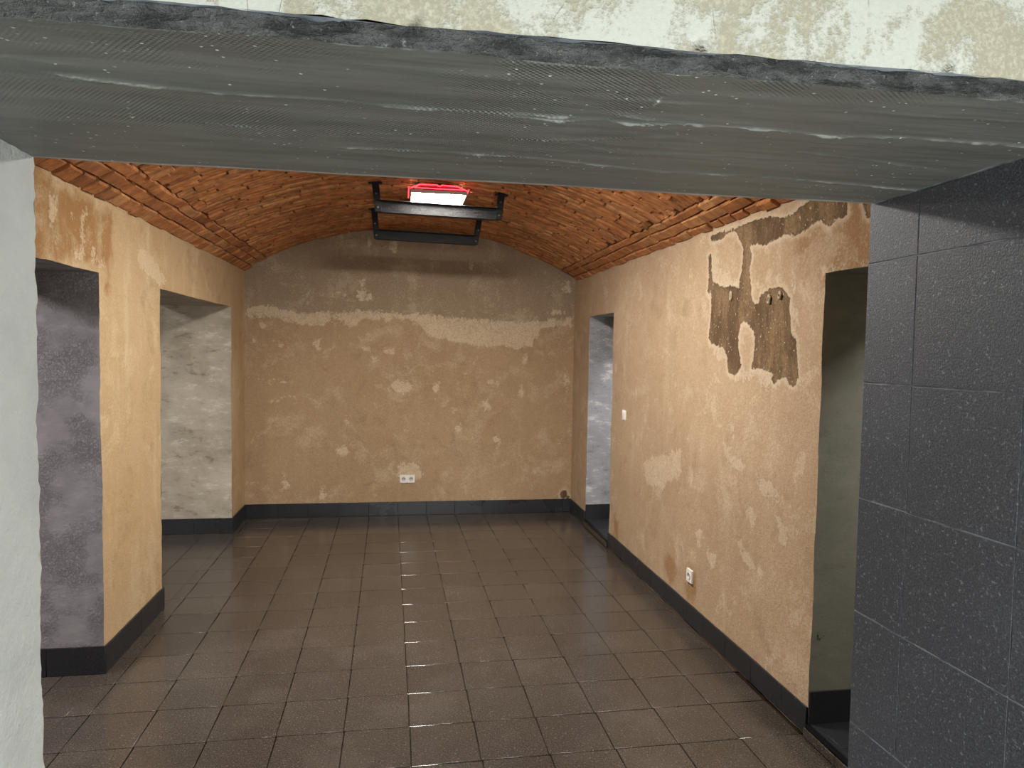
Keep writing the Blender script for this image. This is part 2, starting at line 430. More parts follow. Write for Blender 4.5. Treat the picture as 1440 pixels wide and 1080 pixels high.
# ------------------------------------------------------------------ wall_back
mb = MB()
mb.grid((0, YB, 0), (1, 0, 0), (0, 0, 1), ticks(XLO, XRO, .026), ticks(0, 3.12, .026), 0)
mb.grid((0, YB + .3, 0), (1, 0, 0), (0, 0, 1), [XLO, XRO], [0, 3.12], 0)
me, P = mb.mesh('wall_back', ['plaster_back'], .7, jitter(.006, 3.3, .0018, 20))
Q = P[:, [0, 2]]
BK = lambda pts: trace(crop(310, 330, 2.633, pts), 1, YB, (0, 2))
band = [(90, 305), (200, 310), (250, 318), (320, 335), (380, 340), (410, 315), (450, 320), (480, 342), (510, 330), (520, 312), (600, 315), (665, 320), (690, 312), (760, 345), (775, 380), (830, 390), (900, 400), (960, 418), (1040, 412), (1100, 422), (1150, 415), (1175, 380), (1185, 350), (1240, 345), (1305, 338),
        (1305, 305), (1240, 312), (1180, 322), (1100, 322), (1000, 318), (900, 315), (800, 300), (730, 290), (680, 296), (660, 288), (600, 284), (545, 282), (510, 276), (500, 284), (420, 290), (330, 292), (250, 285), (200, 268), (150, 262), (95, 275)]
sm = [(450, 218, 38, 7), (535, 225, 32, 18), (525, 180, 8, 16), (1247, 289, 34, 8), (1280, 195, 17, 30), (155, 338, 16, 12), (220, 405, 22, 14), (235, 398, 20, 6), (125, 390, 12, 8), (360, 405, 14, 24), (545, 425, 18, 14), (630, 428, 26, 14), (570, 460, 14, 13), (690, 455, 18, 9),
      (585, 488, 10, 8), (205, 543, 50, 8), (240, 602, 44, 5), (200, 615, 50, 4), (800, 570, 16, 34), (670, 565, 40, 26), (985, 635, 20, 22), (870, 650, 16, 14), (878, 718, 16, 22), (1020, 760, 12, 14), (1035, 775, 10, 16), (1112, 575, 13, 30), (1128, 455, 10, 30), (1280, 545, 12, 40), (1250, 768, 14, 9), (450, 800, 26, 20), (465, 685, 8, 12), (440, 657, 7, 7),
      (375, 960, 12, 24), (430, 955, 10, 16), (240, 925, 14, 30), (110, 918, 20, 8), (1010, 548, 32, 10), (930, 520, 26, 5), (700, 880, 46, 38), (1294, 730, 8, 24), (640, 45, 18, 26), (930, 120, 10, 18), (550, 30, 10, 18)]
ells = []
for x, y, rx, ry in sm:
    c = BK([(x, y)])[0]; s = 1 / (2.633 * F_PX / 7.3); ells.append((c, (rx * s * 1.1, ry * s * 1.1)))
upper = BK([(60, 305), (500, 318), (700, 300), (900, 360), (1310, 330), (1400, 0), (1300, -60), (0, -60), (0, 300)])
mould = [(BK([(1270, 962)])[0], (.035, .05)), (BK([(1285, 975)])[0], (.02, .03))]
set_m(me, union(Q, (), mould), np.maximum(union(Q, [BK(band)]), union(Q, (), ells) - .014), union(Q, [upper]))
wall_back = struct(link('wall_back', me), 'brown plastered end wall with a ragged pale band under the vault', 'wall')

# ------------------------------------------------------------------ wall_right
mb = MB()
yl = ticks(YF, YB + .1, .024, *[c for o in RO for c in o[:2]])
zl = ticks(0, 2.62, .024, *[o[2] for o in RO])
mb.grid((XR, 0, 0), (0, 1, 0), (0, 0, 1), yl, zl, 0, in_open(RO))
mb.grid((XRO, 0, 0), (0, 1, 0), (0, 0, 1), ticks(YF, YB + .1, 1, *[c for o in RO for c in o[:2]]), ticks(0, 2.62, 1, *[o[2] for o in RO]), 3, in_open(RO))
xs = ticks(XR, XRO, .03)
for k, (a, b, t_) in enumerate(RO):
    zz = [z for z in zl if z <= t_ + 1e-6]; yy = [y for y in yl if a - 1e-6 <= y <= b + 1e-6]
    for y in (a, b): mb.grid((0, y, 0), (1, 0, 0), (0, 0, 1), xs, zz, 1 + k)
    mb.grid((0, 0, t_), (1, 0, 0), (0, 1, 0), xs, yy, 1 + k)
c980 = lambda pts: crop(980, 300, 4.154, pts)
c960 = lambda pts: crop(960, 260, 7.2, pts)
top_band = c960([(280, 530), (430, 462), (560, 430), (750, 352), (880, 322), (960, 335), (1040, 350), (1110, 310), (1190, 235), (1270, 178), (1420, 120), (1640, 120), (1660, 290), (1600, 330), (1540, 340), (1480, 420), (1400, 350), (1300, 390), (1220, 480), (1120, 520), (1050, 500), (960, 540), (880, 570), (830, 600), (780, 590), (690, 600), (640, 690), (600, 580), (560, 520), (555, 455), (440, 490), (400, 540), (300, 580)])
stripe = c980([(235, 90), (275, 200), (270, 290), (262, 340), (250, 420), (300, 480), (322, 470), (310, 400), (305, 340), (318, 250), (312, 190), (330, 175), (290, 110)])
blob = c980([(90, 395), (130, 425), (165, 440), (200, 425), (250, 440), (310, 440), (320, 510), (340, 540), (365, 520), (370, 480), (400, 455), (450, 440), (500, 435), (535, 490), (540, 600), (545, 690), (575, 740), (585, 860), (588, 960), (570, 1010), (545, 1010), (520, 960), (500, 950), (450, 1000), (435, 985), (440, 930), (400, 915), (350, 910), (315, 910), (330, 850), (345, 740), (330, 680), (290, 630), (265, 630), (245, 700), (240, 800), (258, 890), (235, 930), (205, 945), (180, 920), (175, 830), (150, 780), (110, 765), (75, 755), (70, 700), (85, 560), (80, 450)])
slit = c980([(70, 250), (86, 240), (84, 330), (88, 400), (70, 470), (62, 460), (72, 390)])
corner_dark = [(1213, 284), (1228, 284), (1226, 303), (1216, 307)]
RT = lambda pts: trace(pts, 0, XR, (1, 2))
bare = [RT(q) for q in (top_band, stripe, blob, slit, corner_dark)]
pale_p = [c980([(85, 170), (110, 150), (125, 200), (120, 280), (140, 330), (190, 330), (210, 380), (245, 390), (250, 440), (160, 450), (120, 420), (90, 390)]),
          c980([(75, 760), (110, 770), (150, 785), (175, 840), (172, 900), (120, 850)]), c980([(210, 945), (320, 905), (430, 930), (445, 1010), (400, 1020), (330, 960), (215, 1000)]),
          c980([(720, 300), (760, 330), (880, 300), (985, 290), (985, 315), (880, 330), (755, 362), (722, 340)]), c980([(540, 520), (560, 420), (560, 720), (590, 760), (590, 960), (600, 760), (572, 400)])]
c760 = lambda pts: crop(760, 560, 2.077, pts)
pale_q = [[(300, 190), (340, 170), (410, 150), (410, 220), (360, 260), (310, 250)], [(530, 130), (560, 160), (590, 190), (585, 220), (550, 190)], [(630, 220), (680, 260), (710, 300), (680, 305), (640, 270)], [(580, 400), (610, 470), (650, 510), (640, 520), (600, 490), (575, 430)],
          [(690, 340), (720, 370), (720, 430), (700, 420)], [(490, 450), (515, 450), (510, 500), (490, 490)], [(660, 750), (685, 760), (680, 790), (660, 785)], [(555, 70), (565, 70), (565, 110), (555, 100)], [(600, 290), (630, 340), (620, 380), (600, 330)], [(455, 380), (470, 390), (468, 430), (458, 430)]]
pale_polys = [RT(q) for q in pale_p] + [RT(c760(q)) for q in pale_q]
brown_r = [RT(c980([(560, 100), (760, 60), (1020, 20), (1010, 300), (760, 350), (720, 420), (580, 400)])), [(1.7, 2.1), (1.7, 2.7), (2.9, 2.7), (2.9, 2.1)]]
stain_r = [((4.2, .26), (.06, .08)), ((4.55, .25), (.10, .07)), ((5.85, .22), (.1, .1))]
me, P = mb.mesh('wall_right', ['plaster_right', 'reveal_green', 'reveal_bluish', 'side_room'], .7)
Q = P[:, 1:]
front = np.abs(P[:, 0] - XR) < 1e-4
R_ = np.where(front, union(Q, bare), -1.0)
mark = trace([(1145, 889), (1152, 887), (1158, 893), (1160, 905), (1153, 903), (1147, 897)], 1, RO[0][1], (0, 2))
sel = (np.abs(P[:, 1] - RO[0][1]) < 1e-4) & (P[:, 0] > XR + .01)
R_ = np.where(sel, union(P[:, [0, 2]], [mark]) - .004, R_)
VV = jitter(.006, 3.0, .002, 22)(P)
VV[:, 0] += np.where(front, .005 * np.clip(R_ / .02, 0, 1), 0)      # the coat is missing there: the patch lies deeper
me.vertices.foreach_set('co', VV.ravel()); me.update()
set_m(me, R_, np.where(front, union(Q, pale_polys), -1), np.where(front, np.maximum(union(Q, brown_r), union(Q, (), stain_r) + .03), -1))
wall_right = struct(link('wall_right', me), 'tan sand-plastered wall with dark bare patches and two stepped openings', 'wall')

# ------------------------------------------------------------------ wall_front (the thick wall the photo looks through)
mb = MB()
zt = 2.80
xl_ = ticks(-2.6, 2.6, .03, JL, JR + .002); zl_ = ticks(0, zt, .03, ZL + .03)
hole = lambda u, v: JL < u < JR + .002 and v < ZL + .03
mb.grid((0, YN, 0), (1, 0, 0), (0, 0, 1), xl_, zl_, 0, hole)
mb.grid((0, YF, 0), (1, 0, 0), (0, 0, 1), xl_, zl_, 2, hole)
yy = ticks(YN, YF, .016)
mb.grid((JL, 0, 0), (0, 1, 0), (0, 0, 1), yy, ticks(0, ZL + .03, .016), 1)
mb.grid((JR + .002, 0, 0), (0, 1, 0), (0, 0, 1), ticks(YN, YF, .1), ticks(0, ZL + .03, .1), 3)
mb.grid((0, 0, ZL + .03), (1, 0, 0), (0, 1, 0), ticks(JL, JR + .002, .1), ticks(YN, YF, .1), 3)
base_disp = jitter(.003, 7, .0035, 42)
def dispf(P):
    Qd = base_disp(P); right = P[:, 0] > 1.0; Qd[right] = P[right] + (Qd[right] - P[right]) * .15
    return Qd
me, P = mb.mesh('wall_front', ['front_cream', 'jamb_white', 'plaster_tan', 'jamb_grout'], .7, dispf)
set_m(me)
wall_front = struct(link('wall_front', me), 'thick wall around the doorway, cream outside with a white plastered jamb', 'wall')

# grey adhesive coat under the lintel
ridges = [([(0, 79), (50, 85), (80, 88)], .5), ([(80, 102), (200, 117), (310, 130), (430, 138), (490, 143)], .9), ([(540, 148), (600, 152), (720, 159), (800, 163)], 1.0),
          ([(490, 207), (600, 212), (720, 219), (795, 226), (920, 240), (1070, 247), (1220, 260), (1320, 270)], .8), ([(720, 161), (795, 167), (855, 167), (895, 172), (960, 172), (990, 175), (1070, 180), (1170, 189), (1270, 191), (1440, 204)], 1.1),
          ([(855, 167), (875, 159), (920, 145), (935, 131), (915, 107), (925, 98)], .8), ([(875, 159), (905, 166), (960, 172)], .7), ([(800, 197), (865, 214), (970, 217), (1070, 222)], .6), ([(1220, 157), (1440, 172)], .5), ([(1120, 212), (1320, 240)], .6),
          ([(0, 105), (100, 108), (220, 120)], .5), ([(120, 160), (300, 172), (480, 188), (600, 186)], .5), ([(590, 80), (720, 88), (800, 92)], .3), ([(0, 180), (150, 200), (400, 208)], .4), ([(900, 138), (1100, 152), (1220, 157)], .4), ([(720, 193), (795, 194), (925, 191)], .5)]
mb = MB()
sx_ = ticks(JL - .002, JR + .002, .0075); sy_ = ticks(YN + .004, YF, .0036)
mb.grid((0, 0, ZL), (1, 0, 0), (0, 1, 0), sx_, sy_, 0)
mb.grid((0, YN + .004, 0), (1, 0, 0), (0, 0, 1), sx_, [ZL + .003 * k for k in range(11)], 1)
mb.grid((0, YF, 0), (1, 0, 0), (0, 0, 1), sx_, [ZL, ZL + .03], 0)
P0 = np.array(mb.v)
hgt = np.zeros(len(P0)); strk = np.zeros(len(P0)); XY = P0[:, :2]
bot = np.abs(P0[:, 2] - ZL) < 1e-5
WOB = np.array([mnoise.noise(Vector((p[0] * 14, p[1] * 14, 1))) for p in P0]); WOB2 = np.array([mnoise.noise(Vector((p[0] * 55, p[1] * 55, 3))) for p in P0])
for pts, amp in ridges:
    w = np.array([on(x, y, 2, ZL)[:2] for x, y in pts])
    best = np.full(len(P0), 9.0); side = np.zeros(len(P0))
    for a, b in zip(w, w[1:]):
        e = b - a; q = XY - a; tt = np.clip((q @ e) / (e @ e), 0, 1); dv = q - tt[:, None] * e; dd = np.hypot(dv[:, 0], dv[:, 1])
        better = dd < best; best = np.where(better, dd, best); side = np.where(better, np.sign(e[0] * q[:, 1] - e[1] * q[:, 0]), side)
    wob = WOB; best = np.maximum(best + .0022 * WOB2, 0)
    hgt -= amp * (.0030 * np.exp(-(best / .0035) ** 2) + .0030 * np.exp(-(best / .05)) * (side > 0)) * (.7 + .6 * wob)
    strk = np.maximum(strk, amp * np.exp(-(best / .0026) ** 2) * np.clip(.8 + 1.1 * wob, 0, 1.2))
for i, p in enumerate(P0):
    hgt[i] += .0035 * mnoise.noise(Vector((p[0] * 2.0, p[1] * 9, 1))) + .001 * mnoise.noise(Vector((p[0] * 9, p[1] * 40, 3)))
VV = P0.copy(); VV[:, 2] += np.where(bot, hgt, 0)
edge = np.abs(P0[:, 1] - (YN + .004)) < 1e-5
for i in np.nonzero(edge)[0]:
    p = P0[i]
    n1 = mnoise.noise(Vector((p[0] * 16, p[2] * 60, 5))); n2 = mnoise.noise(Vector((p[0] * 60, p[2] * 120, 9))); n3 = mnoise.noise(Vector((p[0] * 5, 0, 2)))
    VV[i, 1] += .011 * n1 + .007 * n2 + .005 * n3
    VV[i, 2] += .004 * n1 + .003 * n2
lip = np.clip((P0[:, 1] - (YF - .016)) / .004, 0, 1) * np.array([.95 + .9 * mnoise.noise(Vector((p[0] * 6, 0, 4))) for p in P0])
strk = np.maximum(strk, np.where(bot, np.clip(lip, 0, 1), .7))
meshy = np.zeros(len(P0))
for cx, cy, rx, ry in ((790, 125, 170, 45), (640, 190, 330, 30), (350, 175, 260, 28), (700, 165, 140, 30), (250, 65, 220, 30), (150, 150, 160, 30), (1200, 110, 200, 30), (745, 205, 60, 20)):
    c = on(cx, cy, 2, ZL)[:2]; ex = on(cx + rx, cy, 2, ZL)[:2]; ey = on(cx, cy + ry, 2, ZL)[:2]
    meshy = np.maximum(meshy, np.clip(1.25 - np.hypot((P0[:, 0] - c[0]) / (np.hypot(*(ex - c))), (P0[:, 1] - c[1]) / np.hypot(*(ey - c))), 0, 1))
me, _ = mb.mesh('soffit_coat', ['soffit', 'broken_edge'], .8)
me.vertices.foreach_set('co', VV.ravel()); me.update()
set_m(me, strk, meshy, np.zeros(len(P0)))
so = link('soffit_coat', me, wall_front)
so['label'] = 'dark grey trowelled adhesive coat under the lintel with mesh imprint'

# ------------------------------------------------------------------ tile mesh (bevelled slab lying in local x,y, top at z = 0)
def tile_mesh(name, w, d, th, mat, bev=.002, seg=2):
    bm = bmesh.new()
    bmesh.ops.create_cube(bm, size=1)
    for v in bm.verts: v.co = Vector((v.co.x * w, v.co.y * d, (v.co.z - .5) * th))
    te = [e for e in bm.edges if all(v.co.z > -1e-6 for v in e.verts)]
    bmesh.ops.bevel(bm, geom=te, offset=bev, segments=seg, profile=.5, affect='EDGES')
    me = bpy.data.meshes.new(name); bm.to_mesh(me); bm.free()
    me.materials.append(M[mat]); me.shade_smooth(); me.set_sharp_from_angle(angle=1.2)
    for p in me.polygons:
        if p.area > .3 * w * d: p.use_smooth = False
    return me
_tc = {}
def tile_of(w, d, th, mat, bev=.002, seg=2):
    k = (round(w, 3), round(d, 3), th, mat)
    if k not in _tc: _tc[k] = tile_mesh(mat, w, d, th, mat, bev, seg)
    return _tc[k]

# ------------------------------------------------------------------ floor
mb = MB()
mb.box((-4.3, YN - .02, -.12), (4.3, 7.8, -.0035))
me, _ = mb.mesh('floor', ['floor_grout'])
floor = struct(link('floor', me), 'glossy dark brown square floor tiles laid in a straight grid', 'floor')
TX, TY, GAP = .3, .31517, .0052
regions = [(XL + .002, XR - .002, YF, YB - .002), (XLO, XL + .002, LO[0][0], LO[0][1]), (XLO, XL + .002, LO[1][0], LO[1][1]), (JL, JR, YN, YF)]
for i in range(-9, 8):
    for j in range(-7, 16):
        x0 = .0666 + TX * i - .00443 * j; y0 = 2.9005 + TY * j + .0033 * i
        for ra, rb, rc, rd in regions:
            a, b = max(x0 + GAP / 2, ra), min(x0 + TX - GAP / 2, rb); c, d = max(y0 + GAP / 2, rc), min(y0 + TY - GAP / 2, rd)
            if b - a < .02 or d - c < .02: continue
            o = link('floor_tile', tile_of(b - a, d - c, .008, 'floor_tile', .0014, 2), floor, ((a + b) / 2, (c + d) / 2, random.uniform(-.0003, .0003)))
            o.rotation_euler = (random.gauss(0, .0011), random.gauss(0, .0011), 0)

mb = MB()
def trough(p0, p1, side):
    n = 7; p0, p1, sd = np.array(p0), np.array(p1), np.array(side); b_ = len(mb.v)
    for k in range(n):
        u = -1 + 2 * k / (n - 1); z = -.0006 - .0022 * (1 - u * u)
        for p in (p0, p1): mb.v.append((p[0] + sd[0] * u * .0032, p[1] + sd[1] * u * .0032, z))
    for k in range(n - 1): mb.f.append((b_ + 2 * k, b_ + 2 * k + 1, b_ + 2 * k + 3, b_ + 2 * k + 2)); mb.mi.append(0)
for j in range(-5, 15):
    yj_ = 2.9005 + TY * j
    if YF < yj_ < YB: trough((XL, yj_ + .0033 * (XL - .0666) / TX), (XR, yj_ + .0033 * (XR - .0666) / TX), (0, 1))
for i in range(-5, 7):
    xi = .0666 + TX * i
    trough((xi - .00443 * (YF - 2.9005) / TY, YF), (xi - .00443 * (YB - 2.9005) / TY, YB), (1, 0))
me, _ = mb.mesh('joint_filler', ['floor_grout'], 1.5); o = link('joint_filler', me, floor); o['kind'] = 'stuff'; o['label'] = 'dark glossy grout lines between the floor tiles'

# ------------------------------------------------------------------ right jamb tiles
zj = [0.0, .2, .5, .8, 1.1, 1.4, 1.701, 2.006, ZL - .003]
yj = [1.64, 1.466, 1.167, YN]
for a, b in zip(zj, zj[1:]):
    for c, d in zip(yj[1:], yj):
        w, h_ = d - c - .003, b - a - .003
        o = link('jamb_tile', tile_of(h_, w, .009, 'jamb_tile', .0012, 2), wall_front, (JR, (c + d) / 2, (a + b) / 2))
        o.rotation_euler = (0, -math.pi / 2, 0)
        o.rotation_euler[2] = random.gauss(0, .0008)

# ------------------------------------------------------------------ baseboards: rows of cut tiles
def base_row(name, label, p0, p1, joints, z0, h_, nrm, mat='base_tile', parent=None, gap=.003):
    """tiles standing along p0 -> p1 (xy), facing nrm"""
    p0 = np.array(p0, float); p1 = np.array(p1, float); e = p1 - p0; Ln = np.hypot(*e); e /= Ln; nrm = np.array(nrm, float)
    if parent is None:
        mb = MB(); th = .004
        q = [p0, p1, p1 - nrm * th, p0 - nrm * th]
        s = [(*(a + nrm * .004), z0 + .002) for a in q] + [(*(a + nrm * .004), z0 + h_ - .002) for a in q]
        mb.v = s
        for f in ((0, 1, 2, 3), (4, 5, 6, 7), (0, 1, 5, 4), (1, 2, 6, 5), (2, 3, 7, 6), (3, 0, 4, 7)): mb.f.append(f); mb.mi.append(0)
        me, _ = mb.mesh(name, ['base_grout']); parent = struct(link(name, me), label, 'baseboard')
    js = [0] + [j for j in joints if .01 < j < Ln - .01] + [Ln]
    for a, b in zip(js, js[1:]):
        w = b - a - gap
        if w < .01: continue
        c = p0 + e * (a + b) / 2 + nrm * .0125
        o = link('baseboard_tile', tile_of(w, h_, .0085, mat, .001, 2), parent)
        ex = Vector((e[0], e[1], 0)); ez = Vector((nrm[0], nrm[1], 0)); ey = Vector((0, 0, 1))
        if ex.cross(ey).dot(ez) < 0: ex = -ex
        o.matrix_local = Matrix(((ex.x, ey.x, ez.x, c[0]), (ex.y, ey.y, ez.y, c[1]), (ex.z, ey.z, ez.z, z0 + h_ / 2), (0, 0, 0, 1)))
    return parent
even = lambda Ln, st=.3, off=.0: [off + st * k for k in range(int(Ln / st) + 2)]
base_row('baseboard_back', 'row of dark grey tiles along the foot of the end wall', (XL, YB), (XR, YB), [x - XL for x in (-1.533, -1.224, -.914, -.608, -.302, .004, .303, .603, .903, 1.195, 1.498, 1.797)], .002, .142, (0, -1))
bl = base_row('baseboard_left', 'dark tile skirting around the plastered pier between the side openings', (XL, LO[0][1]), (XL, LO[1][0]), even(1, .3, .22), .002, .146, (1, 0))
base_row('', '', (XLO, LO[0][1]), (XL + .014, LO[0][1]), [.345], .002, .15, (0, -1), parent=bl)
base_row('', '', (XL + .014, LO[1][0]), (XLO, LO[1][0]), [.3], .002, .146, (0, 1), parent=bl)
bl2 = base_row('baseboard_left_far', 'short dark tile skirting wrapping the corner by the far side opening', (XL, LO[1][1]), (XL, YB - .015), [.27], .002, .142, (1, 0))
base_row('', '', (XLO, LO[1][1]), (XL + .014, LO[1][1]), [.29], .002, .142, (0, -1), parent=bl2)
br = base_row('baseboard_right', 'long dark tile skirting under the patched wall with a shadow gap below', (XR, RO[0][1]), (XR, RO[1][0]), even(3.2, .3, .21), .014, .128, (-1, 0))
base_row('', '', (XR, RO[1][1]), (XR, YB - .015), [.3], .014, .134, (-1, 0), parent=br)

# stepped thresholds in the right-hand openings
for k, (a, b, t_) in enumerate(RO):
    mb = MB(); mb.box((XR - .004, a, 0), (4.0 if k else XRO + .4, b, STEP - .008))
    me, _ = mb.mesh('floor_step', ['base_grout'])
    st = struct(link('floor_step_far' if k else 'floor_step_near', me), ('raised tiled threshold in the narrow far doorway' if k else 'raised tiled threshold in the doorway beside the tiled jamb'), 'threshold')
    xx = [XR + .028, XR + .3, XR + .6, XRO + .35]
    for c, d in zip(xx, xx[1:]):
        y0 = a
        for y1 in list(np.arange(a + .12, b, .3)) + [b]:
            if y1 - y0 > .02:
                link('threshold_tile', tile_of(d - c - .003, y1 - y0 - .003, .008, 'base_tile', .0012, 2), st, ((c + d) / 2, (y0 + y1) / 2, STEP))
            y0 = y1
    mb = MB(); mb.box((XR - .014, a, STEP - .016), (XR + .004, b, STEP - .002)); me, _ = mb.mesh('edge_trim', ['trim_black']); link('edge_trim', me, st)['label'] = 'black edge strip'
    mb = MB(); mb.box((XR + .004, a, STEP - .006), (XR + .026, b, STEP + .0005)); me, _ = mb.mesh('metal_profile', ['base_tile']); link('edge_band', me, st)
    mb = MB(); mb.box((XR + .025, a, STEP - .006), (XR + .028, b, STEP + .001)); me, _ = mb.mesh('metal_profile', ['trim_steel']); link('metal_profile', me, st)
    base_row('', '', (XR - .012, a), (XR - .012, b), even(b - a, .3, .1), .008, STEP - .026, (-1, 0), mat='floor_tile', parent=st)
    base_row('', '', (XR - .004, b), (XRO, b), [.085] if k else [.5], STEP, .152, (0, -1), parent=st)

# ------------------------------------------------------------------ vault
A0, A1 = math.asin((XL - .05 - VX) / VR), math.asin((XR + .05 - VX) / VR)
mb = MB()
na, ya = 60, ticks(YF, YB + .02, .25)
ang = [A0 + (A1 - A0) * k / na for k in range(na + 1)]
for rr in (VR + .016, VR + .3):
    base = len(mb.v)
    for a in ang:
        for y in ya: mb.v.append((VX + rr * math.sin(a), y, VZ + rr * math.cos(a)))
    n = len(ya)
    for i in range(na):
        for j in range(n - 1):
            mb.f.append((base + i * n + j, base + i * n + j + 1, base + (i + 1) * n + j + 1, base + (i + 1) * n + j)); mb.mi.append(0)
me, _ = mb.mesh('ceiling', ['mortar'], .7)
ceiling = struct(link('ceiling', me), 'shallow barrel vault of bare red-brown brick with deep joints', 'ceiling')

def brick_mesh(name, w, d, seed, nx=6, ny=3):
    """w along local x, d along local y, visible face toward -z at z = 0, sides up to +.03; curved to the vault when w is the arc length"""
    rs = np.random.default_rng(seed); vs = []; fs = []
    sd = rs.uniform(0, 50)
    tx, ty = rs.normal(0, .012), rs.normal(0, .03)
    cx_, cy_ = .006 / w, .005 / d
    px_ = [0.0, cx_] + [k / (nx - 2) for k in range(1, nx - 2)] + [1 - cx_, 1.0]; py_ = [0.0, cy_] + [k / (ny - 2) for k in range(1, ny - 2)] + [1 - cy_, 1.0]
    for i in range(nx + 1):
        for j in range(ny + 1):
            x = (px_[i] - .5) * w; y = (py_[j] - .5) * d
            ed = 0 if (i in (0, nx) or j in (0, ny)) else 1
            n = mnoise.noise(Vector((x * 26 + sd, y * 30, sd)))
            z = n * .0035 + (1 - ed) * .006 * rs.uniform(.5, 1.4) + x * tx + y * ty
            jx = rs.normal(0, .0025) if i in (0, nx) else 0; jy = rs.normal(0, .0020) if j in (0, ny) else 0
            vs.append((x + jx, y + jy, z + x * x * (-1) / (2 * VR)))
    id_ = lambda i, j: i * (ny + 1) + j
    for i in range(nx):
        for j in range(ny): fs.append((id_(i, j), id_(i, j + 1), id_(i + 1, j + 1), id_(i + 1, j)))
    ring = [id_(i, 0) for i in range(nx + 1)] + [id_(nx, j) for j in range(1, ny + 1)] + [id_(i, ny) for i in range(nx - 1, -1, -1)] + [id_(0, j) for j in range(ny - 1, 0, -1)]
    b = len(vs)
    for q in ring: vs.append((vs[q][0], vs[q][1], .03))
    m = len(ring)
    for k in range(m): fs.append((ring[k], ring[(k + 1) % m], b + (k + 1) % m, b + k))
    me = bpy.data.meshes.new(name); me.from_pydata(vs, [], fs)
    me.materials.append(M['brick'])
    return me
bricks = []      # (mesh, matrix, size on screen)
def frame_at(a, y, off, rz):
    er = Vector((math.sin(a), 0, math.cos(a))); et = Vector((math.cos(a), 0, -math.sin(a))); ey = Vector((0, 1, 0))
    p = Vector((VX, y, VZ)) + er * (VR + off)
    c, s = math.cos(rz), math.sin(rz)
    ex = et * c + ey * s; eyy = ey * c - et * s
    return Matrix(((ex.x, eyy.x, er.x, p.x), (ex.y, eyy.y, er.y, p.y), (ex.z, eyy.z, er.z, p.z), (0, 0, 0, 1)))
def screen(mat, w, d):
    pts = []
    for sx, sy in ((-1, -1), (1, -1), (1, 1), (-1, 1)):
        q = RM @ (np.array(mat @ Vector((sx * w / 2, sy * d / 2, 0))) - np.array([0, 0, CAM_H]))
        if q[2] < .1: return 0
        pts.append((720 + F_PX * q[0] / q[2], 540 - F_PX * q[1] / q[2]))
    cx = sum(p[0] for p in pts) / 4; cy = sum(p[1] for p in pts) / 4
    if not (40 < cx < 1190) or cy < 215 + .0576 * cx: return 0          # behind the lintel from the doorway
    return abs(sum(pts[i][0] * pts[(i + 1) % 4][1] - pts[(i + 1) % 4][0] * pts[i][1] for i in range(4))) / 2
vr = [brick_mesh('vault_brick', .276, .049, k) for k in range(12)]
# arch rings
ALf, ARt = -.470, .485
pitch = .062; y = YF + .04; row = 0
while y < YB - .02:
    L_ = (ARt - ALf) * VR; st = .29; a = ALf - random.uniform(0, .28) / VR
    while a < ARt:
        lo, hi = max(a, ALf), min(a + st / VR, ARt)
        if (hi - lo) * VR > .05:
            am = (lo + hi) / 2; sc = (hi - lo) * VR / st
            m = frame_at(am, y + random.gauss(0, .003), random.gauss(.001, .005), random.gauss(0, .007))
            if sc < .98: m = m @ Matrix.Diagonal((sc, 1, 1, 1))
            elif random.random() < .5: m = m @ Matrix.Rotation(math.pi, 4, 'Z')
            bricks.append((random.choice(vr), m, screen(m, .276, .049)))
        a += st / VR
    y += pitch + random.gauss(0, .0012); row += 1
# springing courses that run along the side walls
def course(a0, a1, ln, off):
    d = abs(a1 - a0) * VR
    var = [brick_mesh('springer_brick', d - .008, ln - .014, 100 + int(abs(a0) * 1000) + k, 3, 4) for k in range(5)]
    y = YF + random.uniform(0, ln)
    while y < YB - .02:
        m = frame_at((a0 + a1) / 2, y, off + random.gauss(0, .004), random.gauss(0, .012)); bricks.append((random.choice(var), m, screen(m, d, ln)))
        y += ln
course(-.549, -.5205, .148, -.018); course(-.5205, -.494, .275, -.011); course(-.494, -.471, .29, -.005)
course(.549, .530, .15, -.018); course(.530, .505, .275, -.011); course(.505, .486, .29, -.005)
order = sorted(range(len(bricks)), key=lambda k: -bricks[k][2])
for k in order[:300]:
    me, m, _ = bricks[k]; o = link('brick', me, ceiling); o.matrix_local = m
vs, fs = [], []
for k in order[300:]:
    me, m, _ = bricks[k]; b = len(vs)
    vs += [tuple(m @ v.co) for v in me.vertices]; fs += [tuple(b + i for i in p.vertices) for p in me.polygons]
me = bpy.data.meshes.new('brickwork'); me.from_pydata(vs, [], fs); me.materials.append(M['brick_rest'])
o = link('brickwork', me, ceiling); o['kind'] = 'stuff'; o['label'] = 'remaining bricks of the vault'

